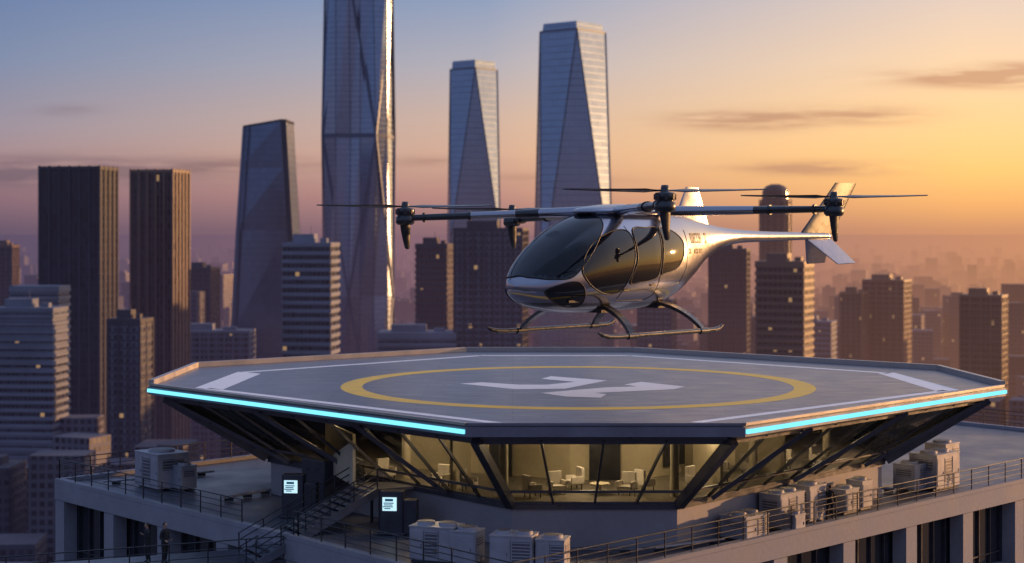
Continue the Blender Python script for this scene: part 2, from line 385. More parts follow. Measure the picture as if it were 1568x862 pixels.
# supertall faceted
b=MB(); cx,cy=-117.5,1306
lev=[0,110,231,352,470]; rings=[]
A16=[-100,-82,-60,-38,-22,0,22,45,68,90,112,135,158,180,215,240]
for k,zl in enumerate(lev):
    ring=[]
    for i,a in enumerate(A16):
        a=r(a); bump=1.0 if ((i%4)==(0 if k%2 else 2)) else (.95 if i%2 else .85)
        rr=29.5*bump*(1-.00010*zl)/max(abs(math.cos(a)),abs(math.sin(a)),.86)*.93
        ring.append((cx+rr*math.cos(a),cy+rr*math.sin(a),zl))
    rings.append(ring)
b.loft(rings,0)
for k in range(len(lev)-1):
    A,B=rings[k],rings[k+1]
    for i in range(16):
        if i%4==(0 if k%2 else 2):
            for dj in(-2,2): b.beam(A[i],B[(i+dj)%16],1.8,1.5,1)
b.loft([[(cx+(p[0]-cx)*1.015,cy+(p[1]-cy)*1.015,229.5) for p in rings[2]],[(cx+(p[0]-cx)*1.015,cy+(p[1]-cy)*1.015,232.5) for p in rings[2]]],1)
for i in range(16):
    for k in range(len(lev)-1): b.beam(rings[k][i],rings[k+1][i],.5,.6,1)
b.obj('supertall_faceted_skyscraper',[F['blue'],F['trims']])
# antiprism towers
def anti(name,cx,cy,zb,zt,hb,ht,rot,crown):
    b=MB(); sq=lambda h,z,ro:[(cx+h*math.cos(ro+math.pi/2*i+a),cy+h*math.sin(ro+math.pi/2*i+a),z) for i in range(4) for a in(0,)]
    B0=sq(hb*1.414*1.06,0,rot+math.pi/4); B1=sq(hb*1.414,zb,rot+math.pi/4); Tp=sq(ht,zt,rot+math.pi/2)
    b.loft([B0,B1],0,caps=False)
    vs=B1+Tp; fs=[]
    for i in range(4):
        j=(i+1)%4
        fs.append((i,j,4+i)); fs.append((j,4+j,4+i))
    b.add(vs,fs,0); b.add(Tp,[(0,1,2,3)],0)
    for i in range(4):
        j=(i+1)%4
        b.beam(B1[i],Tp[i],1.0,.9,1); b.beam(B1[j],Tp[i],1.0,.9,1); b.beam(B1[i],B1[j],.8,1.2,1); b.beam(Tp[i],Tp[j],.8,1.2,1)
    if crown:
        C0=sq(ht*.93,zt,rot+math.pi/2); C1=sq(ht*.9,zt+crown,rot+math.pi/2); b.loft([C0,C1],0)
    return b.obj(name,[F['blue2'],F['trims']])
anti('faceted_glass_skyscraper',45.3,1270,120,307,26.5,24.5,r(5),6)
anti('slim_faceted_skyscraper',-32.5,1450,150,296,21,20,r(5),7)
# domed tower
b=MB(); rings=[]
for z,rr in((0,14.5),(186,14.5),(187,12.5),(196,12),(200,9),(202,4)):
    rings.append([(242+rr*math.cos(2*math.pi*i/16),1568+rr*math.sin(2*math.pi*i/16),z) for i in range(16)])
b.loft(rings,0)
for i in range(16):
    a=2*math.pi*i/16; b.box(242+14.7*math.cos(a),1568+14.7*math.sin(a),94,.8,1,188,a,1)
b.obj('round_top_skyscraper',[F['grid2'],F['trimb']])
# mass of distant buildings
b=MB(); cnt=0
keep=[(-260,-125,880,1150),(-110,-78,700,830),(-80,15,900,1150),(120,170,840,1200),(-150,-85,1270,1345),(10,80,1230,1310),(-60,-5,1420,1480),(250,360,980,1370)]
for i in range(8200):
    if i<5200:
        y=420+ (random.random()**1.7)*5600
    else: y=2500+random.random()*7500
    x=(random.random()*2-1)*(.36*y+160)
    x=round(x/30)*30+random.uniform(-5,5); y=round(y/40)*40+random.uniform(-8,8)
    if any(a-14<x<c_+14 and p_-14<y<q_+14 for a,c_,p_,q_ in keep): continue
    w_=random.uniform(12,26); d_=random.uniform(12,28)
    t=random.random()
    h=random.uniform(12,38) if t<.6 else random.uniform(35,70) if t<.93 else random.uniform(70,108)
    if y<650: h=min(h,45)
    if y<900: h=min(h,66)
    if y>2500: h*=.75; w_*=1.3
    b.cr=random.random(); ro=random.choice((0,0,-.2,.1,-.4))
    b.box(x,y,h/2,w_,d_,h,ro,0)
    if random.random()<.5: b.box(x+random.uniform(-3,3),y,h+1.6,w_*.4,d_*.4,3.2,ro,0)
    if random.random()<.25: b.box(x,y,h*.6,w_*1.25,d_*1.2,h*1.0,ro,0)
b.obj('distant_city_buildings',[F['mass']],rnd=True)

# ------------------------------------------------------------ main building
ROOFP=[(-27.2,101.5),(-10.5,82.3),(0,69.5),(30.5,101.5),(46,118),(30,138),(-5,138),(-17,112.6)]
hb=empty('rooftop_building')
b=MB()
b.prism(ROOFP,ROOF-1.0,ROOF-.02,0,True,1)
b.prism(inset(ROOFP,1.0),0,ROOF-1.0,2)
z=ROOF-5.6; k=0
while z>1:
    b.prism(ROOFP,z,z+.95,0); 
    z-=4.6
for i in range(len(ROOFP)):
    p,q=Vector(ROOFP[i]),Vector(ROOFP[(i+1)%len(ROOFP)]); L=(q-p).length; d=(q-p).normalized(); a=math.atan2(d.y,d.x); nrm=Vector((d.y,-d.x))
    n=max(1,round(L/6.4))
    for k in range(n+1):
        c=p+d*(.6+(L-1.2)*k/n)-nrm*.45
        b.box(c.x,c.y,(ROOF-1)/2,1.1,.84,ROOF-1.06,a,0)
    nm=int(L/1.3)
    for k in range(nm+1):
        c=p.lerp(q,k/nm)-nrm*.92; b.box(c.x,c.y,ROOF-10,.09,.14,18,a,3)
    for zz in (ROOF-4.0,ROOF-8.6):
        c=(p+q)/2-nrm*.93; b.box(c.x,c.y,zz,L-2,.1,.08,a,3)
b.obj('walls_and_floors',[M['conc'],M['roof'],M['bglass'],M['frame']],hb)
b=MB()  # parapet kerb
for i in range(len(ROOFP)):
    A=ROOFP; Bq=inset(ROOFP,.45); j=(i+1)%len(A)
    vs=[(A[i][0],A[i][1],ROOF-.01),(A[j][0],A[j][1],ROOF-.01),(Bq[j][0],Bq[j][1],ROOF-.01),(Bq[i][0],Bq[i][1],ROOF-.01)]
    vs+=[(v[0],v[1],ROOF+.22) for v in vs]
    b.add(vs,[(4,5,6,7),(0,1,5,4),(2,3,7,6),(1,2,6,5),(3,0,4,7)],0)
b.obj('parapet',[M['conc']],hb)

# ------------------------------------------------------------ railings
def railing(pts,name,h=1.15,sp=2.0,rails=4,r_=.032):
    b=MB()
    for i in range(len(pts)-1):
        p,q=Vector(pts[i]),Vector(pts[i+1]); n=max(1,round((q-p).length/sp))
        for k in range(n+1):
            c=p.lerp(q,k/n); b.tube(c,c+Vector((0,0,h)),r_*1.1,None,6)
        for k in range(rails):
            zz=Vector((0,0,h*(1-k/rails))); b.tube(p+zz,q+zz,r_ if k==0 else r_*.7,None,6)
    return b.obj(name,[M['dark']])
RI=inset(ROOFP,.22); zr=ROOF+.22
P3=lambda p,z=zr:(p[0],p[1],z)
def lerp2(p,q,t): return (p[0]+(q[0]-p[0])*t,p[1]+(q[1]-p[1])*t)
railing([P3(lerp2(RI[0],RI[1],.80)),P3(RI[0]),P3(RI[7]),P3(RI[6])],'roof_railing')
railing([P3(lerp2(RI[0],RI[1],.985)),P3(RI[1]),P3(RI[2]),P3(RI[3]),P3(RI[4]),P3(RI[5])],'roof_railing')

# ------------------------------------------------------------ deck / helipad
A_=(-20.36,95.5);B_=(-2.06,75.8);C_=(10.36,75.8);D_=(27.4,94.7);E_=(26.66,106.2);F_=(8.7,122.2);G_=(-3.37,122.2);H_=(-20.18,108.3)
DK=[A_,B_,C_,D_,E_,F_,G_,H_]
hp=empty('helipad')
b=MB(); b.prism(DK,DECK-.5,DECK-.06,1,True,1); b.prism(inset(DK,.12),DECK-.06,DECK,0)
b.prism(inset(DK,.9),DECK-.75,DECK-.5,2)
b.obj('deck_slab',[M['deck'],M['edge'],M['frame']],hp)
def strip(b,p,q,z,w_,mi=0,e0=0,e1=0):
    p,q=Vector(p),Vector(q); d=(q-p).normalized(); n=Vector((-d.y,d.x))
    p=p-d*e0;q=q+d*e1
    b.add([(*(p-n*w_/2),z),(*(q-n*w_/2),z),(*(q+n*w_/2),z),(*(p+n*w_/2),z)],[(0,1,2,3)],mi)
b=MB()
for (p,q) in((A_,B_),(C_,D_)):
    p_,q_=Vector(p),Vector(q); d=(q_-p_).normalized(); n=Vector((d.y,-d.x)); a=math.atan2(d.y,d.x); c=(p_+q_)/2+n*.05
    b.box(c.x,c.y,DECK-.27,(q_-p_).length-.1,.1,.19,a,0)
b.obj('led_strip',[M['led']],hp)
b=MB()
for p,q in((D_,E_),(E_,F_),(F_,G_),(G_,H_),(H_,A_)):
    p_,q_=Vector(p),Vector(q); d=(q_-p_).normalized(); n=Vector((-d.y,d.x)); c=(p_+q_)/2+n*.17; a=math.atan2(d.y,d.x)
    b.box(c.x,c.y,DECK+.16,(q_-p_).length-.05,.3,.31,a,0)
for p,q in((A_,B_),(C_,D_),(B_,C_)):
    p_,q_=Vector(p),Vector(q); d=(q_-p_).normalized(); n=Vector((-d.y,d.x)); c=(p_+q_)/2+n*.125; a=math.atan2(d.y,d.x)
    b.box(c.x,c.y,DECK+.06,(q_-p_).length-.2,.22,.12,a,0 if p!=B_ else 1)
b.obj('edge_kerb',[M['kerb'],M['edge']],hp)
# markings
b=MB(); z=DECK+.005
w0=[(-.56,76.8),(-16.76,93.55),(-16.4,104.3),(-2.2,118.1),(8.2,118.1),(22.9,103.6),(23.55,92.4),(8.29,77.1)]
for i in range(7):
    a,c_=w0[i],w0[i+1]
    if i==1:
        b.add([(-17.45,93.9,z),(-15.75,92.9,z),(-15.2,103.3,z),(-16.8,104.6,z)],[(0,1,2,3)],0)
    elif i==5:
        b.add([(22.2,103.6,z),(23.3,104.1,z),(24.3,92.6,z),(22.9,91.9,z)][::-1],[(0,1,2,3)],0)
    else: strip(b,a,c_,z,.6)
def poly(pts,mi,zz=None):
    ar=sum(pts[i-1][0]*pts[i][1]-pts[i][0]*pts[i-1][1] for i in range(len(pts)))
    if ar<0: pts=pts[::-1]
    b.add([(x,y,zz or z) for x,y in pts],[tuple(range(len(pts)))],mi)
# touchdown glyph: two interlocking angular strokes
poly([(-2.95,96.6),(-1.7,97.4),(.45,95.9),(.15,93.2)],0)
poly([(.15,93.2),(.45,95.9),(2.2,95.9),(2.9,93.4)],0,z+.002)
poly([(1.7,95.6),(2.9,93.4),(5.5,98.5),(3.9,98.0)],0,z+.004)
poly([(1.7,99.6),(2.3,101.4),(5.5,98.5),(3.7,97.5)],0,z+.006)
poly([(6.3,96.0),(7.4,97.7),(9.6,94.7),(8.8,93.1),(7.1,94.6)],0)
poly([(7.1,94.9),(8.8,93.1),(4.1,90.9),(1.5,91.0),(3.7,93.0),(5.2,94.2)],0,z+.002)
poly([(1.5,91.1),(4.1,91.4),(5.0,90.3),(4.6,88.4),(2.8,89.0)],0,z+.004)
N=128; vs=[]
for k in range(N):
    a=2*math.pi*k/N
    for rr in(12.0,13.2): vs.append((3.65+rr*math.cos(a),95.7+rr*math.sin(a),z))
b.add(vs,[(2*k,2*k+1,(2*k+3)%(2*N),(2*k+2)%(2*N)) for k in range(N)],1)
o=b.obj('markings',[M['white'],M['yellow']],hp)

# ------------------------------------------------------------ lounge below the deck
lg=empty('glass_lounge')
BS=[(-13.7,97),(0,80.6),(7.8,80.6),(20.8,96),(20.8,106),(8,116.5),(-1,116.5),(-13.7,106)]
TS=inset(DK,1.2); ZB=ROOF+2.05; ZT=DECK-.75
b=MB(); b.prism(BS,ROOF,ZB-.22,0); b.prism(inset(BS,-.18),ZB-.22,ZB,1,True,2); 
b.obj('base_wall',[M['wallw'],M['frame'],M['infloor']],lg)
b=MB(); ng=8
lo=[Vector((*p,ZB)) for p in BS]; hi=[Vector((*p,ZT)) for p in TS]
fr=MB()
for i in range(8):
    j=(i+1)%8
    b.add([lo[i],lo[j],hi[j],hi[i]],[(0,1,2,3)],0)
    nb=max(3,round((hi[j]-hi[i]).length/2.9))
    for k in range(nb+1):
        p=lo[i].lerp(lo[j],k/nb); q=hi[i].lerp(hi[j],k/nb)
        big=k in(0,nb)
        fr.beam(p,q,.26 if big else .10,.3 if big else .14,0)
    for t in(.02,.2,.97):
        fr.beam(lo[i].lerp(hi[i],t),lo[j].lerp(hi[j],t),.12,.12 if t!=.97 else .25,0)
    if i in(0,2):
        o_=Vector(((hi[j]-hi[i]).y,-(hi[j]-hi[i]).x,0)).normalized()*.3
        for k in (range(1,nb,3)):
            p=lo[i].lerp(lo[j],k/nb)+o_; q=hi[i].lerp(hi[j],min(1,(k+(-1.1 if i==0 else 1.1))/nb))+o_
            fr.beam(p,q,.16,.22,0)
for i in(0,1,2,3,7):
    o_=(hi[i]-Vector((3.6,98,ZT))); o_.z=0; o_.normalize(); fr.beam(lo[i]+o_*.25,hi[i]+o_*.4,.38,.45,0)
b.obj('glazing',[M['glass']],lg); fr.obj('glazing_frame',[M['frame']],lg)
# interior
b=MB(); CO=[(-6,93),(3,88.5),(6.5,88.5),(13,95),(13,104),(6,108),(0,108),(-6,103)]
b.prism(CO,ZB,ZT,0); b.box(4.8,88.38,ZB+1.15,1.6,.12,2.3,0,1); b.box(-.6,90.0,ZB+1.15,1.3,.12,2.3,r(-26.5),1); b.box(8.6,90.35,ZB+1.3,1.6,.12,1.6,r(45),1)
for p,q in(((-8,86.5),(-10,92)),((-3,84.5),(-2.2,88)),((10.5,85.5),(9.5,89)),((14.5,90.5),(12.2,93))):
    b.beam((*p,ZB+1.3),(*q,ZB+1.3),.15,2.6,0)
for p in((-.4,82.6),(7.9,82.9),(12.5,88.5),(-5.5,89),(17.5,95)): b.tube((*p,ZB),(*p,ZT),.22,None,12,0)
b.prism(inset(TS,.4),ZT-.03,ZT-.005,2)
b.obj('interior_core',[M['inwall'],M['dark'],M['inwall']],lg)
b=MB()
for x_,y_ in((1.8,82.5),(5.8,82.5),(4,85.5),(9.5,85),(-2,85),(12.5,90),(-6,89.5),(16,94),(-10,93),(19,98)):
    b.box(x_,y_,ZT-.07,1.2,.25,.06,0,0)
b.obj('ceiling_lamps',[M['warm']],lg)
def light(name,p,e,c=(1,.68,.35),rad=.4):
    l=bpy.data.lights.new(name,'POINT'); l.energy=e; l.color=c; l.shadow_soft_size=rad
    o=bpy.data.objects.new(name,l); scene.collection.objects.link(o); o.location=p; o.parent=lg
for i,(x_,y_,e_) in enumerate(((3.8,84.0,380),(10.0,86.4,270),(-4.2,86.2,280),(14.6,91.6,260),(-9.5,92,250),(18.5,97,240))): light('lounge_lamp_%d'%i,(x_,y_,ZT-.6),e_)
def chair(x_,y_,ro,s=1):
    b=MB(); b.box(0,0,.36,.72,.7,.2,0,0); b.box(0,.33,.72,.72,.16,.75,0,0); b.box(-.38,.02,.5,.12,.66,.34,0,0); b.box(.38,.02,.5,.12,.66,.34,0,0)
    for dx in(-.3,.3):
        for dy in(-.28,.28): b.tube((dx,dy,0),(dx,dy,.28),.03,None,6,1)
    b.obj('lounge_chair',[M['seat'],M['dark']],None,(x_,y_,ZB+.005),ro,.04)
for x_,y_,ro in((2.2,83.6,.4),(3.1,85.2,-1.2),(5.6,83.4,-.5),(6.6,84.6,2.2),(9.2,85.5,.9),(10.6,87.2,-.9),(-2.1,84.6,1.3),(-3.6,86,-.6),(12.6,90.3,.8),(14.6,91.9,-.5),(1.0,82.6,2.0),(-6.5,88.3,.7),(16.8,93.6,1.0)): chair(x_,y_,ro)
b=MB(); b.tube((4.3,83.6,ZB),(4.3,83.6,ZB+.5),.06,None,8,0); b.tube((4.3,83.6,ZB+.5),(4.3,83.6,ZB+.55),.5,None,20,0); b.obj('lounge_table',[M['inwall']])

# landing, stairs
st=empty('stairs')
b=MB(); a0=Vector((-7.3,86.3,ZB)); a1=Vector((-12.9,83.2,144.0)); n=16; d=(a1-a0); hd=Vector((d.x,d.y,0)).normalized(); ang=math.atan2(hd.y,hd.x)
for k in range(n):
    c=a0.lerp(a1,(k+.5)/n); b.box(c.x,c.y,c.z-.03,.40,2.3,.08,ang,1)
sd_=Vector((-hd.y,hd.x,0))
for s in(-1,1):
    b.beam(a0+sd_*s*1.2+Vector((0,0,-.15)),a1+sd_*s*1.2+Vector((0,0,-.15)),.08,.4,1)
    for hh in(.35,.7,1.05): b.tube(a0+sd_*s*1.2+Vector((0,0,hh)),a1+sd_*s*1.2+Vector((0,0,hh)),.032,None,6,0)
    for k in range(6):
        c=a0.lerp(a1,k/5)+sd_*s*1.2; b.tube(c,c+Vector((0,0,1.05)),.035,None,6,0)
b.box(-6.2,86.9,ZB-.08,2.6,2.3,.14,ang,1)
for p in((-7.2,87.6),(-6.6,85.4)): b.tube((*p,ROOF),(*p,ZB-.1),.08,None,8,0)
b.obj('flight',[M['dark'],M['step']],st)
railing([(-7.6,87.5,ZB),(-8.6,89.9,ZB-.0)],'stair_railing',1.1,1.2,3)
b=MB(); b.box(-9.6,91.6,ROOF+1.4,2.6,2.2,2.8,r(40),0); b.box(-10.4,90.75,ROOF+1.1,1.0,.1,2.1,r(-50)+r(0),1)
b.obj('roof_access_block',[M['frame'],M['dark']],None,bevel=.05)

# side walkway
wk=empty('walkway')
b=MB(); W=[(-11.0,82.9),(-30,74.7),(-31.3,78.2),(-12.7,86.0)]
b.prism([W[1],W[0],W[3],W[2]],143.75,144.0,0); 
for t in(.05,.4,.75): 
    p=lerp2(lerp2(W[0],W[3],.5),lerp2(W[1],W[2],.5),t); b.beam((p[0],p[1],143.75),(p[0]+5,p[1]+5.5,140.2),.2,.2,0)
b.obj('walkway_slab',[M['frame']],wk)
railing([(-11.1,83.0,144.0),(-29.9,74.8,144.0)],'walkway_railing',1.1,1.8,3)

# kiosks
def kiosk(x_,y_,rz,h):
    k=empty('information_kiosk',(x_,y_,ROOF),rz)
    b=MB(); b.box(0,0,h/2,1.15,.7,h,0,0); b.box(.9,.1,h*.4,.7,.7,h*.8,0,0); b.box(0,0,.06,1.4,.9,.12,0,0); b.obj('cabinet',[M['frame']],k,bevel=.04)
    b=MB(); b.box(-.08,-.37,h-.62,.70,.04,.66,0,0); b.obj('screen',[M['screen']],k)
    b=MB()
    for j,(w_,hh,zz) in enumerate(((.40,.12,.42),(.50,.05,.57),(.42,.05,.66),(.5,.05,.75),(.3,.05,.84))): b.box(-.1-.02*j,-.395,h-zz,w_,.01,hh,0,0)
    b.obj('screen_text',[M['stext']],k)
kiosk(-11.4,89.2,r(-6),2.25); kiosk(-5.9,84.2,r(-6),2.15)

# AC units
def ac(x_,y_,sx,sy,sz,rot,fans=2,name='air_conditioning_unit'):
    b=MB(); b.box(0,0,sz/2+.08,sx,sy,sz-.12,0,0)
    b.box(0,0,sz+.04,sx+.06,sy+.06,.06,0,0)
    for s in(-1,1): b.box(0,s*sy*.35,.05,sx,.12,.1,0,1)
    nf=max(1,round(sx/.8))
    for k in range(nf):
        cx=-sx/2+sx*(k+.5)/nf; w_=sx/nf*.86
        for s in(-1,1):
            if (k+(s>0))%2==0:
                b.box(cx,s*(sy/2+.010),sz*.52,w_,.02,sz*.8,0,0)
                b.box(cx+w_*.38,s*(sy/2+.03),sz*.5,.03,.03,.16,0,1); continue
            b.box(cx,s*(sy/2+.004),sz*.55,w_,.01,sz*.66,0,1)
            nl=7
            for q in range(nl): b.box(cx,s*(sy/2+.015),sz*.26+sz*.58*q/(nl-1),w_,.03,.045,0,0)
        if k: 
            for s in(-1,1): b.box(-sx/2+sx*k/nf,s*(sy/2+.006),sz*.5,.025,.012,sz*.86,0,1)
    for s in(-1,1):
        b.box(s*(sx/2+.008),0,sz*.3,.016,sy*.8,sz*.38,0,0)
        b.box(s*(sx/2+.004),0,sz*.72,.01,sy*.7,sz*.3,0,1)
        for q in range(4): b.box(s*(sx/2+.015),0,sz*.6+sz*.24*q/3,.03,sy*.7,.04,0,0)
    for k in range(fans):
        cx=-sx/2+sx*(k+.5)/fans; rr=min(sx/fans,sy)*.38
        b.tube((cx,0,sz+.07),(cx,0,sz+.2),rr,None,18,0); b.tube((cx,0,sz+.2),(cx,0,sz+.21),rr*.88,None,18,1)
    return b.obj(name,[M['acw'],M['acd']],None,(x_,y_,ROOF),rot,.015)
R45=r(46.5); L45=r(-49)
ac(24.6,99.4,2.6,1.8,2.0,R45); ac(22.9,98.3,1.3,1.4,1.5,R45,1); ac(25.6,101.6,1.6,1.4,2.3,R45,1)
ac(-20.4,99.4,2.7,2.0,2.05,L45,1); ac(-18.9,98.4,1.1,1.0,1.4,L45,1)
ac(13.6,86.0,2.1,1.3,1.75,R45); ac(15.2,87.9,1.5,1.3,1.85,R45,1); ac(11.3,82.9,1.9,1.5,1.15,R45,2); ac(14.0,84.9,.9,.8,.85,R45,1)
ac(17.6,90.6,1.3,1.1,1.25,R45,1); ac(18.7,91.9,1.0,1.0,1.5,R45,1)
ac(-3.4,77.3,2.1,1.4,1.6,r(-20),2); ac(-2.0,76.6,1.2,1.2,1.5,r(-20),1); ac(.1,75.6,1.9,1.4,1.5,r(-14),2); ac(1.8,75.4,1.3,1.2,1.35,r(-14),1)
# rooftop pipework between the units
b=MB()
for pts in ([(-16,94.2),(-13.9,97.2)],[(-24,100.2),(-18.5,104.5)],[(21.6,97.4),(19.6,98.5)],[(6.4,79.3),(9.9,81.6)],[(-1.0,79.0),(5.8,79.0)]):
    for i in range(len(pts)-1):
        for o_ in(0,.25):
            b.tube((pts[i][0]+o_,pts[i][1],ROOF+.22),(pts[i+1][0]+o_,pts[i+1][1],ROOF+.22),.06,None,8,0)
    for t in(.1,.5,.9):
        q_=lerp2(pts[0],pts[1],t); b.box(q_[0]+.12,q_[1],ROOF+.08,.5,.14,.16,0,1)
b.obj('rooftop_pipes',[M['acw'],M['dark']])

# ------------------------------------------------------------ people
def skin_chain(name,vs,es,rad,mat,parent,sub=1):
    me=bpy.data.meshes.new(name); me.from_pydata(vs,es,[]); me.materials.append(mat)
    o=bpy.data.objects.new(name,me); scene.collection.objects.link(o); o.parent=parent
    md=o.modifiers.new('skin','SKIN'); md.use_smooth_shade=True
    for i,q in enumerate(rad):
        sv=me.skin_vertices[0].data[i]; sv.radius=(q if isinstance(q,tuple) else (q,q)); sv.use_root=(i==0)
    s=o.modifiers.new('sub','SUBSURF'); s.levels=sub; s.render_levels=sub
    return o
def ell(b,c,rx,ry,rz,n=14,m_=10,mi=0,f=None):
    rings=[]
    for k in range(m_+1):
        ph=-math.pi/2+math.pi*k/m_; ring=[]
        for i in range(n):
            a=2*math.pi*i/n; p=[rx*math.cos(ph)*math.cos(a),ry*math.cos(ph)*math.sin(a),rz*math.sin(ph)]
            if f: p=f(p)
            ring.append((c[0]+p[0],c[1]+p[1],c[2]+p[2]))
        rings.append(ring)
    b.loft(rings,mi,True,False)
def person(loc,rz,arm=0,sc=1.,sit=False):
    e=empty('person' if not sit else 'pilot',loc,rz); e.scale=(sc,)*3
    if not sit:
        V=[(0,0,.95),(0,0,1.1),(0,.01,1.30),(0,.01,1.44),(0,0,1.53)]
        Rr=[.145,.13,.16,.085,.05]
        legs=[[(-.10,0,.86),(-.11,-.03,.48),(-.12,.02,.09),(-.14,-.14,.045)],[(.10,0,.86),(.12,.03,.48),(.13,.10,.09),(.14,-.06,.045)]]
    else:
        V=[(0,0,.45),(0,.04,.62),(0,.08,.85),(0,.07,.99),(0,.05,1.08)]
        Rr=[.14,.13,.15,.085,.05]
        legs=[[(-.10,-.05,.43),(-.12,-.45,.46),(-.12,-.6,.08),(-.13,-.78,.06)],[(.10,-.05,.43),(.12,-.45,.46),(.12,-.6,.08),(.13,-.78,.06)]]
    E=[(0,1),(1,2),(2,3),(3,4)]
    for lg_ in legs:
        o=len(V); V+=lg_; Rr+=[.10,.068,.048,.042]; E+=[(0,o),(o,o+1),(o+1,o+2),(o+2,o+3)]
    hz=1.40 if not sit else .95; hy=.01 if not sit else .08
    hands=[]
    for s in(-1,1):
        o=len(V)
        if sit: A=[(s*.18,hy,hz),(s*.24,-.08,hz-.25),(s*.14,-.36,hz-.28)]
        elif arm==1 and s==1: A=[(s*.18,0,hz),(s*.24,-.02,hz-.28),(s*.12,-.20,hz-.12)]
        elif arm==2: A=[(s*.18,0,hz),(s*.26,.03,hz-.27),(s*.17,-.16,hz-.36)]
        else: A=[(s*.18,0,hz),(s*.225,.02,hz-.28),(s*.23,-.04,hz-.53)]
        V+=A; Rr+=[.068,.05,.036]; E+=[(3,o),(o,o+1),(o+1,o+2)]; hands.append((Vector(A[1]),Vector(A[2]),s))
    skin_chain('clothed_body',V,E,Rr,M['suit'],e,1)
    for el_,wr,s in hands:
        d=(wr-el_).normalized(); side=d.cross(Vector((0,1,0))).normalized(); up=side.cross(d)
        vs=[tuple(wr-d*.02),tuple(wr+d*.05),]; ed=[(0,1)]; rd=[(.026),(.028)]
        for q,(off,ln) in enumerate(((-.030,.060),(-.010,.075),(.011,.070),(.030,.052))):
            o=len(vs); b0=wr+d*.085+side*off; b1=b0+d*ln*.5-up*.008; b2=b1+d*ln*.45-up*.02
            vs+=[tuple(b0),tuple(b1),tuple(b2)]; rd+=[.011,.009,.008]; ed+=[(1,o),(o,o+1),(o+1,o+2)]
        o=len(vs); t0=wr+d*.03+side*s*-.035; t1=t0+d*.03-side*s*.015-up*.012; t2=t1+d*.025-up*.01
        vs+=[tuple(t0),tuple(t1),tuple(t2)]; rd+=[.012,.010,.009]; ed+=[(1,o),(o,o+1),(o+1,o+2)]
        skin_chain('hand',vs,ed,rd,M['skin'],e,1)
    b=MB(); top=V[4]; hc=(top[0],top[1]-.015,top[2]+.12)
    def hf(p):
        t=min(0,p[2]/.115); k=1+.28*t; return [p[0]*k,p[1]*(1+.1*t)-.01*(-t),p[2]]
    ell(b,hc,.076,.096,.118,16,12,0,hf)
    ell(b,(hc[0],hc[1]-.098,hc[2]-.012),.013,.018,.024,8,6,0)
    for s in(-1,1):
        ell(b,(hc[0]+s*.077,hc[1]+.01,hc[2]-.005),.010,.02,.03,8,6,0); ell(b,(hc[0]+s*.03,hc[1]-.086,hc[2]+.012),.012,.008,.007,8,6,1)
    ell(b,(hc[0],hc[1]-.086,hc[2]-.052),.024,.008,.006,8,6,1)
    b.tube((top[0],top[1],top[2]-.05),(hc[0],hc[1]+.01,hc[2]-.06),.052,.05,10,0)
    ell(b,(hc[0],hc[1]+.022,hc[2]+.028),.085,.092,.105,16,10,1)
    b.obj('head',[M['skin'],M['hair']],e)
    return e
person((16.4,88.0,ROOF),r(150),0,1.06)
person((-16.6,81.6,144.0),r(60),2,1.14)
person((-17.5,81.9,144.0),r(-70),1,1.1)

# ------------------------------------------------------------ helicopter
HX,HY,HZ=4.5,89.0,157.0
he=empty('helicopter',(HX,HY,HZ),r(228))
def heli_paint():
    m,T=new_mat('silver_paint')
    tc=T.node('ShaderNodeTexCoord').outputs['Object']; x,y,z=T.sep(tc)
    n=T.noise(tc,3,4); n2=T.noise(tc,.5,3)
    bel=T.mr(T.m('ADD',z,T.m('MULTIPLY',T.m('ABSOLUTE',T.m('ADD',x,1.)),-.03)),-.82,-.78,1,0)
    bel=T.m('MULTIPLY',bel,T.m('GREATER_THAN',x,-9.))
    c=T.mix(bel,(.36,.37,.43),(.03,.032,.04))
    T.l.new(principled(T,c,T.mr(n,.3,.7,.17,.24),T.mr(bel,0.,1.,.92,.2),.6,None,.35),T.out); return m
hs=heli_paint()
hd_=pm('carbon_composite',(.03,.032,.04),.32,.3,.2,3,coat=.4)
hm=pm('brushed_silver',(.34,.34,.40),.30,.8,.06,2)
hg=glass_mat('canopy_glass',(.005,.007,.012),.30,.03,.55)
hg2=glass_mat('cabin_side_glass',(.006,.007,.011),0.,.04,.65)
hseal=pm('rubber_seal',(.015,.015,.018),.5,0,.1,5)
ST=[(6.38,.02,157.22,157.18),(6.33,.35,157.42,156.98),(6.15,.85,157.72,156.72),(5.75,1.30,158.12,156.42),(5.1,1.72,158.72,156.12),(4.2,2.07,159.4,155.92),(3,2.35,160.1,155.80),(1.5,2.52,160.68,155.75),(0,2.58,160.98,155.75),(-1.5,2.55,161.1,155.78),(-3,2.40,161.12,155.85),(-5,2.0,161.02,156.25),(-7,1.42,160.78,157.15),(-9,.88,160.42,158.3),(-11,.55,160.15,158.98),(-13,.40,160.0,159.25),(-16,.31,159.9,159.32),(-20,.25,159.85,159.40),(-22.5,.20,159.8,159.44),(-22.9,.05,159.7,159.5)]
ST=[(a,b_,c_-HZ,d_-HZ) for a,b_,c_,d_ in ST]
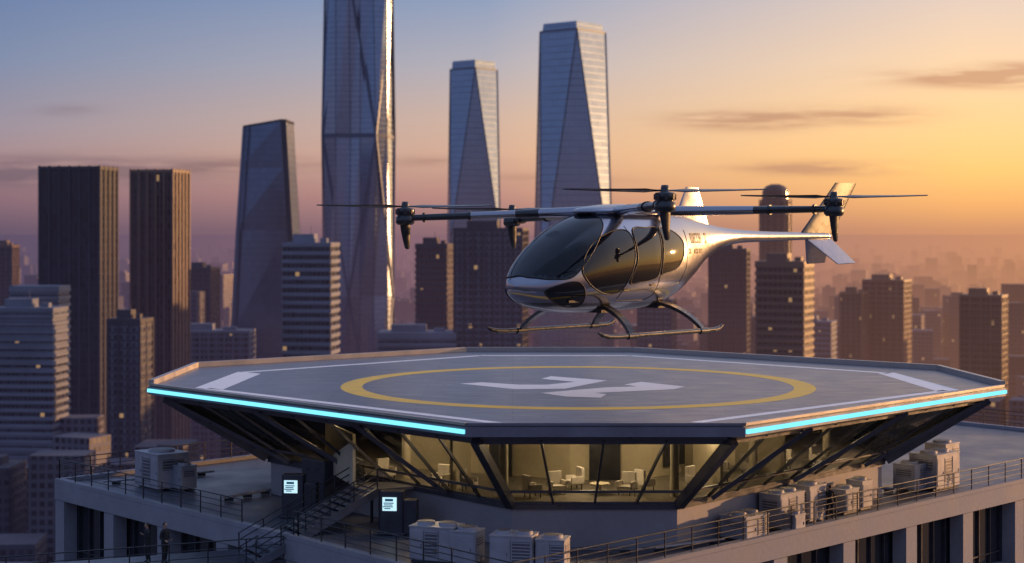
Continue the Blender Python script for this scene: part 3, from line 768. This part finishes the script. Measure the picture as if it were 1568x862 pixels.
def interp(X,j):
    if X>=ST[0][0]: return ST[0][j]
    if X<=ST[-1][0]: return ST[-1][j]
    for i in range(len(ST)-1):
        if ST[i][0]>=X>=ST[i+1][0]: break
    def sl(a,b_): return (ST[b_][j]-ST[a][j])/(ST[b_][0]-ST[a][0])
    s=sl(i,i+1)
    def tan(k):
        if k==0 or k==len(ST)-1: return sl(0,1) if k==0 else sl(k-1,k)
        a,b_=sl(k-1,k),sl(k,k+1)
        return 0 if a*b_<=0 else 2*a*b_/(a+b_)
    h=ST[i+1][0]-ST[i][0]; t=(X-ST[i][0])/h; m0,m1=tan(i),tan(i+1)
    return (2*t**3-3*t*t+1)*ST[i][j]+(t**3-2*t*t+t)*h*m0+(-2*t**3+3*t*t)*ST[i+1][j]+(t**3-t*t)*h*m1
EX=.86
def sec(X):
    w_,zt,zb=interp(X,1),interp(X,2),interp(X,3); return w_,zt,zb,zb+.44*(zt-zb)
def pt(X,th,off=0):
    w_,zt,zb,zm=sec(X); c_,s_=math.cos(th),math.sin(th); hh=(zt-zm) if s_>=0 else (zm-zb)
    yy=math.copysign(abs(c_)**EX,c_); zz=math.copysign(abs(s_)**EX,s_)
    n=Vector((0,c_/max(w_,.1),s_/max(hh,.1))).normalized()
    return Vector((X+off*.4*(1 if X>2 else 0),w_*yy+n.y*off,zm+hh*zz+n.z*off))
def ysurf(X,Z,off=.03):
    w_,zt,zb,zm=sec(X); hh=(zt-zm) if Z>=zm else (zm-zb); s=min(.995,abs(Z-zm)/hh)
    sn=s**(1/EX); cs=math.sqrt(max(0,1-sn*sn)); return pt(X,math.atan2(math.copysign(sn,Z-zm),cs),off)
def smooth_closed(P,k=6):
    n=len(P); o=[]
    for i in range(n):
        p0,p1,p2,p3=[P[(i+q)%n] for q in(-1,0,1,2)]
        for s in range(k):
            t=s/k; o.append(tuple(.5*((2*p1[d])+(-p0[d]+p2[d])*t+(2*p0[d]-5*p1[d]+4*p2[d]-p3[d])*t*t+(-p0[d]+3*p1[d]-3*p2[d]+p3[d])*t**3) for d in(0,1)))
    return o
def inpoly(x,y,P):
    c_=False; n=len(P)
    for i in range(n):
        a,b_=P[i],P[i-1]
        if (a[1]>y)!=(b_[1]>y) and x<(b_[0]-a[0])*(y-a[1])/(b_[1]-a[1])+a[0]: c_=not c_
    return c_
rad=math.radians
half=[(6.16,90),(6.12,50),(5.75,22),(5.1,9),(4.5,6),(3.9,13),(3.1,26),(2.3,40),(1.6,54),(1.2,70),(1.1,90)]
WS=[(a,rad(t)) for a,t in half]+[(a,rad(180-t)) for a,t in half[::-1][1:-1]]
WSS=smooth_closed(WS,5); wc=(3.6,rad(90)); WSI=[(wc[0]+(p[0]-wc[0])*.94,wc[1]+(p[1]-wc[1])*.94) for p in WSS]
# body
b=MB(); xs=[]
t=0
for i in range(len(ST)-1):
    L=abs(ST[i][0]-ST[i+1][0]); n=max(2,int(L/.16))
    for k in range(n): xs.append(ST[i][0]+(ST[i+1][0]-ST[i][0])*k/n)
xs.append(ST[-1][0]); NR=72
rings=[[pt(X,2*math.pi*i/NR) for i in range(NR)] for X in xs]
vs=[p for q in rings for p in q]; fs=[]
for k in range(len(xs)-1):
    for i in range(NR):
        th=2*math.pi*(i+.5)/NR
        if inpoly((xs[k]+xs[k+1])/2,th,WSI): continue
        j=(i+1)%NR; fs.append((k*NR+i,(k+1)*NR+i,(k+1)*NR+j,k*NR+j))
b.add(vs,fs,0,True); b.add(rings[0],[tuple(range(NR))],0); b.obj('fuselage',[hs],he)
def patch(name,outl,fn,mat,center=None,seal=True,k=10):
    b=MB(); n=len(outl); c_=center or (sum(p[0] for p in outl)/n,sum(p[1] for p in outl)/n)
    rings=[[fn(c_[0]+(p[0]-c_[0])*q/k,c_[1]+(p[1]-c_[1])*q/k) for p in outl] for q in range(1,k+1)]
    b.loft(rings,0,True,False); b.add([fn(*c_)]+rings[0],[(0,1+i,1+(i+1)%n) for i in range(n)],0,True)
    if seal:
        R_=rings[-1]
        for i in range(n): b.tube(R_[i],R_[(i+1)%n],.035,None,5,1)
    return b.obj(name,[mat,hseal],he)
patch('windshield',WSS,lambda X,t:pt(X,t,.035),hg,wc)
z_=lambda L:[(a,c_-HZ) for a,c_ in L]
w1=smooth_closed(z_([(3.85,158.1),(3.5,158.75),(2.7,159.4),(1.5,159.88),(.45,159.98),(.12,159.6),(.2,158.5),(.7,157.4),(1.3,156.85),(2.2,156.8),(3.2,157.15),(3.75,157.65)]))
w2=smooth_closed(z_([(-.15,159.98),(-1.3,160.1),(-2.15,160.12),(-2.3,159.7),(-2.1,158.5),(-1.8,157.65),(-1.2,157.4),(-.2,157.3),(.45,157.25),(.45,157.6),(-.02,158.5)]))
w3=smooth_closed(z_([(-2.5,160.08),(-3.3,160.05),(-4.2,159.75),(-4.75,159.25),(-4.5,158.5),(-3.7,157.95),(-2.6,157.75),(-2.15,157.75),(-2.3,158.5),(-2.48,159.5)]))
w4=smooth_closed(z_([(5.75,156.98),(5.0,157.32),(4.2,157.42),(3.75,157.1),(3.5,156.5),(3.6,156.2),(4.4,156.22),(5.2,156.5)]))
mir=lambda v:Vector((v.x,-v.y,v.z))
for nm,wn_ in(('door_window_front',w1),('door_window_rear',w2),('cabin_window',w3),('chin_window',w4)):
    patch(nm,wn_,lambda X,Z:ysurf(X,Z,.03),hg2); patch(nm,wn_,lambda X,Z:mir(ysurf(X,Z,.03)),hg2)
# door seams, handles, registration letters
b=MB()
for s in(0,1):
    for L in ([(.28,160.2),(.08,159.2),(.38,158.2),(.9,157.0),(1.1,156.5)],[(-2.4,160.3),(-2.35,159),(-2.1,157.8),(-1.9,156.6),(-1.4,156.35),(1.0,156.4)],[(-5.2,160),(-5.3,159),(-5.0,157.9),(-4.4,157.2),(-2,156.9)]):
        for i in range(len(L)-1):
            k=5
            for q in range(k):
                a0_=(L[i][0]+(L[i+1][0]-L[i][0])*q/k, L[i][1]+(L[i+1][1]-L[i][1])*q/k); a1_=(L[i][0]+(L[i+1][0]-L[i][0])*(q+1)/k, L[i][1]+(L[i+1][1]-L[i][1])*(q+1)/k)
                u0,u1=ysurf(a0_[0],a0_[1]-HZ,.004),ysurf(a1_[0],a1_[1]-HZ,.004)
                if s: u0,u1=mir(u0),mir(u1)
                b.tube(u0,u1,.018,None,4,0)
    for (X,Z) in((-1.5,157.15),(-.2+.9,156.95)):
        p=ysurf(X,Z-HZ,.05); p=mir(p) if s else p; b.box(p.x,p.y,p.z,.4,.06,.08,0,0)
    for q in range(7):
        X=-5.6-q*.40
        for row,(zz,hh) in enumerate(((159.55,.55),(158.85,.28))):
            if (q*7+row*3)%5==0 or (row and q>4): continue
            st_=(((-.10,0,.10,hh),(.11,0,.10,hh),(0,(hh/2-.05) if q%2 else 0,.14,.10)) if q%3 else ((0,0,.11,hh),(0,hh/2-.05,.30,.10),(.0,-hh/2+.05,.26,.10)))
            for n_,(dx,dz,w_,h_) in enumerate(st_):
                P=[ysurf(X+dx+sx_*w_/2,zz-HZ+dz+sz_*h_/2,.02+.004*n_) for sx_,sz_ in((-1,-1),(1,-1),(1,1),(-1,1))]
                P=[mir(p) for p in P] if s else P; b.add(P,[(0,1,2,3)],0)
b.obj('seams_and_lettering',[hseal],he)
# roof fairing
b=MB(); ell(b,(-2.0,0,160.95-HZ),3.6,1.7,.42,28,14,0); b.obj('roof_fairing',[hs],he)
# arms + rotors
RT=[(5.5,-8.75,161.25,8),(-4.6,-10.2,161.2,-6),(6.5,9.2,161.8,3),(-5.8,10.6,161.68,-3)]
for i,(rx,ry,rz_,da) in enumerate(RT):
    zr_=rz_-HZ; root=Vector((-2.0+.22*rx,.09*ry,160.98-HZ)); tip=Vector((rx,ry,zr_-.62)); b=MB()
    seg=[(0,.30,.42,.36,0),(.30,.42 if i<2 else .58,.36,.31,1 if i<2 else 0),(.42 if i<2 else .58,.66 if i<2 else .75,.30,.28,0 if i<2 else 1),(.66 if i<2 else .75,1,.27,.23,1)]
    for a,c_,r1,r2,mi in seg: b.tube(root.lerp(tip,a),root.lerp(tip,c_),r1,r2,16,mi,.7)
    for q in(.30,.66,.9): b.tube(root.lerp(tip,q-.006),root.lerp(tip,q+.006),.35,.35,16,1,.75)
    b.obj('rotor_arm_%d'%(i+1),[hs,hd_],he)
    b=MB(); c=Vector((rx,ry,0))
    prof=[(.0,zr_+.26),(.16,zr_+.25),(.2,zr_+.08),(.2,zr_-.06),(.44,zr_-.1),(.48,zr_-.16),(.48,zr_-.42),(.42,zr_-.46),(.42,zr_-.52),(.50,zr_-.56),(.50,zr_-.86),(.40,zr_-.98),(.0,zr_-1.0)]
    b.loft([[(rx+q*math.cos(2*math.pi*k/24),ry+q*math.sin(2*math.pi*k/24),zz) for k in range(24)] for q,zz in prof[::-1]],0,True,False)
    for k in range(8):
        a=2*math.pi*k/8; b.box(rx+.49*math.cos(a),ry+.49*math.sin(a),zr_-.29,.05,.12,.26,a,0)
    rr=[]
    for zz,ln,wd,sh in((zr_-.9,.34,.2,0),(zr_-1.3,.32,.17,.04),(zr_-1.8,.25,.12,.10),(zr_-2.2,.17,.09,.16),(zr_-2.28,.08,.05,.17)):
        rr.append([(rx-sh+ln*math.cos(2*math.pi*k/16),ry+wd*math.sin(2*math.pi*k/16),zz) for k in range(16)])
    b.loft(rr[::-1],0,True,True); b.obj('motor_pod_%d'%(i+1),[hd_],he)
    b=MB(); base=rad(132+da)
    for s in(0,math.pi):
        a=base+s; d_=Vector((math.cos(a),math.sin(a),0)); n_=Vector((-d_.y,d_.x,0)); rings=[]
        for q,ch,tw in((.15,.10,.35),(.5,.16,.35),(.9,.36,.32),(1.8,.40,.22),(3.2,.33,.16),(4.4,.24,.11),(4.68,.10,.07)):
            cc_=Vector((rx,ry,zr_))+d_*q+Vector((0,0,.012*q*q*.25)); ring=[]
            for k in range(8):
                t=2*math.pi*k/8; uu,ww=math.cos(t)*ch/2*1.6,math.sin(t)*.03
                ring.append(cc_+n_*(uu*math.cos(tw)-ww*math.sin(tw))+Vector((0,0,uu*math.sin(tw)+ww*math.cos(tw))))
            rings.append(ring)
        b.loft(rings,0,True,True)
    b.obj('rotor_blades_%d'%(i+1),[hd_],he)
# skids
b=MB()
def tubepath(b,P,r_,mi=0,n=10,flat=1):
    for i in range(len(P)-1): b.tube(P[i],P[i+1],r_[i],r_[i+1],n,mi,flat)
for s in(-1,1):
    Y=3.7*s; zs=154.72-HZ
    tubepath(b,[Vector(p) for p in((-5.9,Y,zs+.22),(-5.6,Y,zs+.06),(-5.2,Y,zs),(3.2,Y,zs),(3.8,Y,zs+.04),(4.25,Y,zs+.13),(4.55,Y,zs+.26))],[.10,.12,.13,.13,.13,.11,.05])
    for X0,X1 in((1.3,1.9),(-3.6,-4.2)):
        P=[];n=12
        for k in range(n+1):
            t=k/n; yv=s*(1.2+2.5*(.55*t+.45*math.sin(t*math.pi/2)))
            zv=156.15-HZ-1.43*(.35*t+.65*(1-math.cos(t*math.pi/2))); P.append(Vector((X0+(X1-X0)*t,yv,zv)))
        for k in range(n):
            b.beam(P[k],P[k+1]+(P[k+1]-P[k])*.12,.62-.026*k,.17,0,up=(0,s*.5,1))
        b.tube(P[-1]+Vector((-.35,0,-.02)),P[-1]+Vector((.35,0,-.02)),.17,None,10,0)
b.box(1.3,0,155.9-HZ,.6,3.0,.25,0,0); b.box(-3.6,0,155.98-HZ,.6,2.8,.25,0,0)
b.obj('landing_skids',[hd_],he)
# tail
def fin(b,P0,P1,t0,t1,mi):
    rings=[]
    for (le,te,t) in((P0[0],P0[1],t0),(P1[0],P1[1],t1)):
        le,te=Vector(le),Vector(te); ring=[]
        ax=(te-le); sp=(Vector(P1[0])-Vector(P0[0])); nn=ax.cross(sp).normalized()
        for k in range(14):
            a=2*math.pi*k/14; u_=(1-math.cos(a))/2; ring.append(le+ax*u_+nn*math.sin(a)*t*(1-.5*u_))
        rings.append(ring)
    b.loft(rings,mi,True,True)
b=MB(); h=HZ
fin(b,((-19.3,0,159.75-h),(-23.0,0,159.7-h)),((-23.4,0,162.95-h),(-25.9,0,162.95-h)),.14,.06,1)
fin(b,((-19.9,0,159.45-h),(-22.8,0,159.5-h)),((-21.8,1.1,157.9-h),(-24.0,1.1,157.95-h)),.10,.05,0)
fin(b,((-19.9,0,159.45-h),(-22.8,0,159.5-h)),((-21.8,-1.1,157.9-h),(-24.0,-1.1,157.95-h)),.10,.05,0)
fin(b,((-6.6,0,160.6-h),(-10.0,0,160.1-h)),((-7.7,0,162.4-h),(-8.9,0,162.35-h)),.14,.06,0)
b.obj('tail_fins',[hm,hd_],he)
# cockpit
b=MB()
b.box(1.8,0,-.55,5.4,3.6,.12,0,0)
b.box(-.6,0,1.1,.12,4.0,3.2,0,0); b.box(4.55,0,-.05,.7,2.2,.75,0,0)
for s in(-1,1):
    b.box(1.3,s*.95,.1,1.1,.95,.35,0,1); b.beam((.75,s*.95,.2),(.45,s*.95,2.0),.9,.22,1,up=(1,0,0)); b.box(.42,s*.95,2.2,.2,.5,.45,0,1)
b.obj('cockpit_interior',[hd_,M['dark']],he)
p=person((1.45,.95,-.75),r(90),0,2.2,True); p.name='pilot'; p.parent=he
p2=person((1.45,-.95,-.75),r(90),0,2.2,True); p2.parent=he; p2.name='copilot'

# ------------------------------------------------------------ camera
cam=bpy.data.cameras.new('camera'); co=bpy.data.objects.new('camera',cam); scene.collection.objects.link(co)
co.location=(0,0,CAMZ); co.rotation_euler=(r(90),0,0); cam.lens=60; cam.sensor_width=36; cam.shift_y=-79/1568
cam.clip_start=1; cam.clip_end=100000
cam.dof.use_dof=True; cam.dof.focus_distance=88; cam.dof.aperture_fstop=.40
scene.camera=co
scene.view_settings.view_transform='Standard'; scene.view_settings.look='None'; scene.view_settings.exposure=0
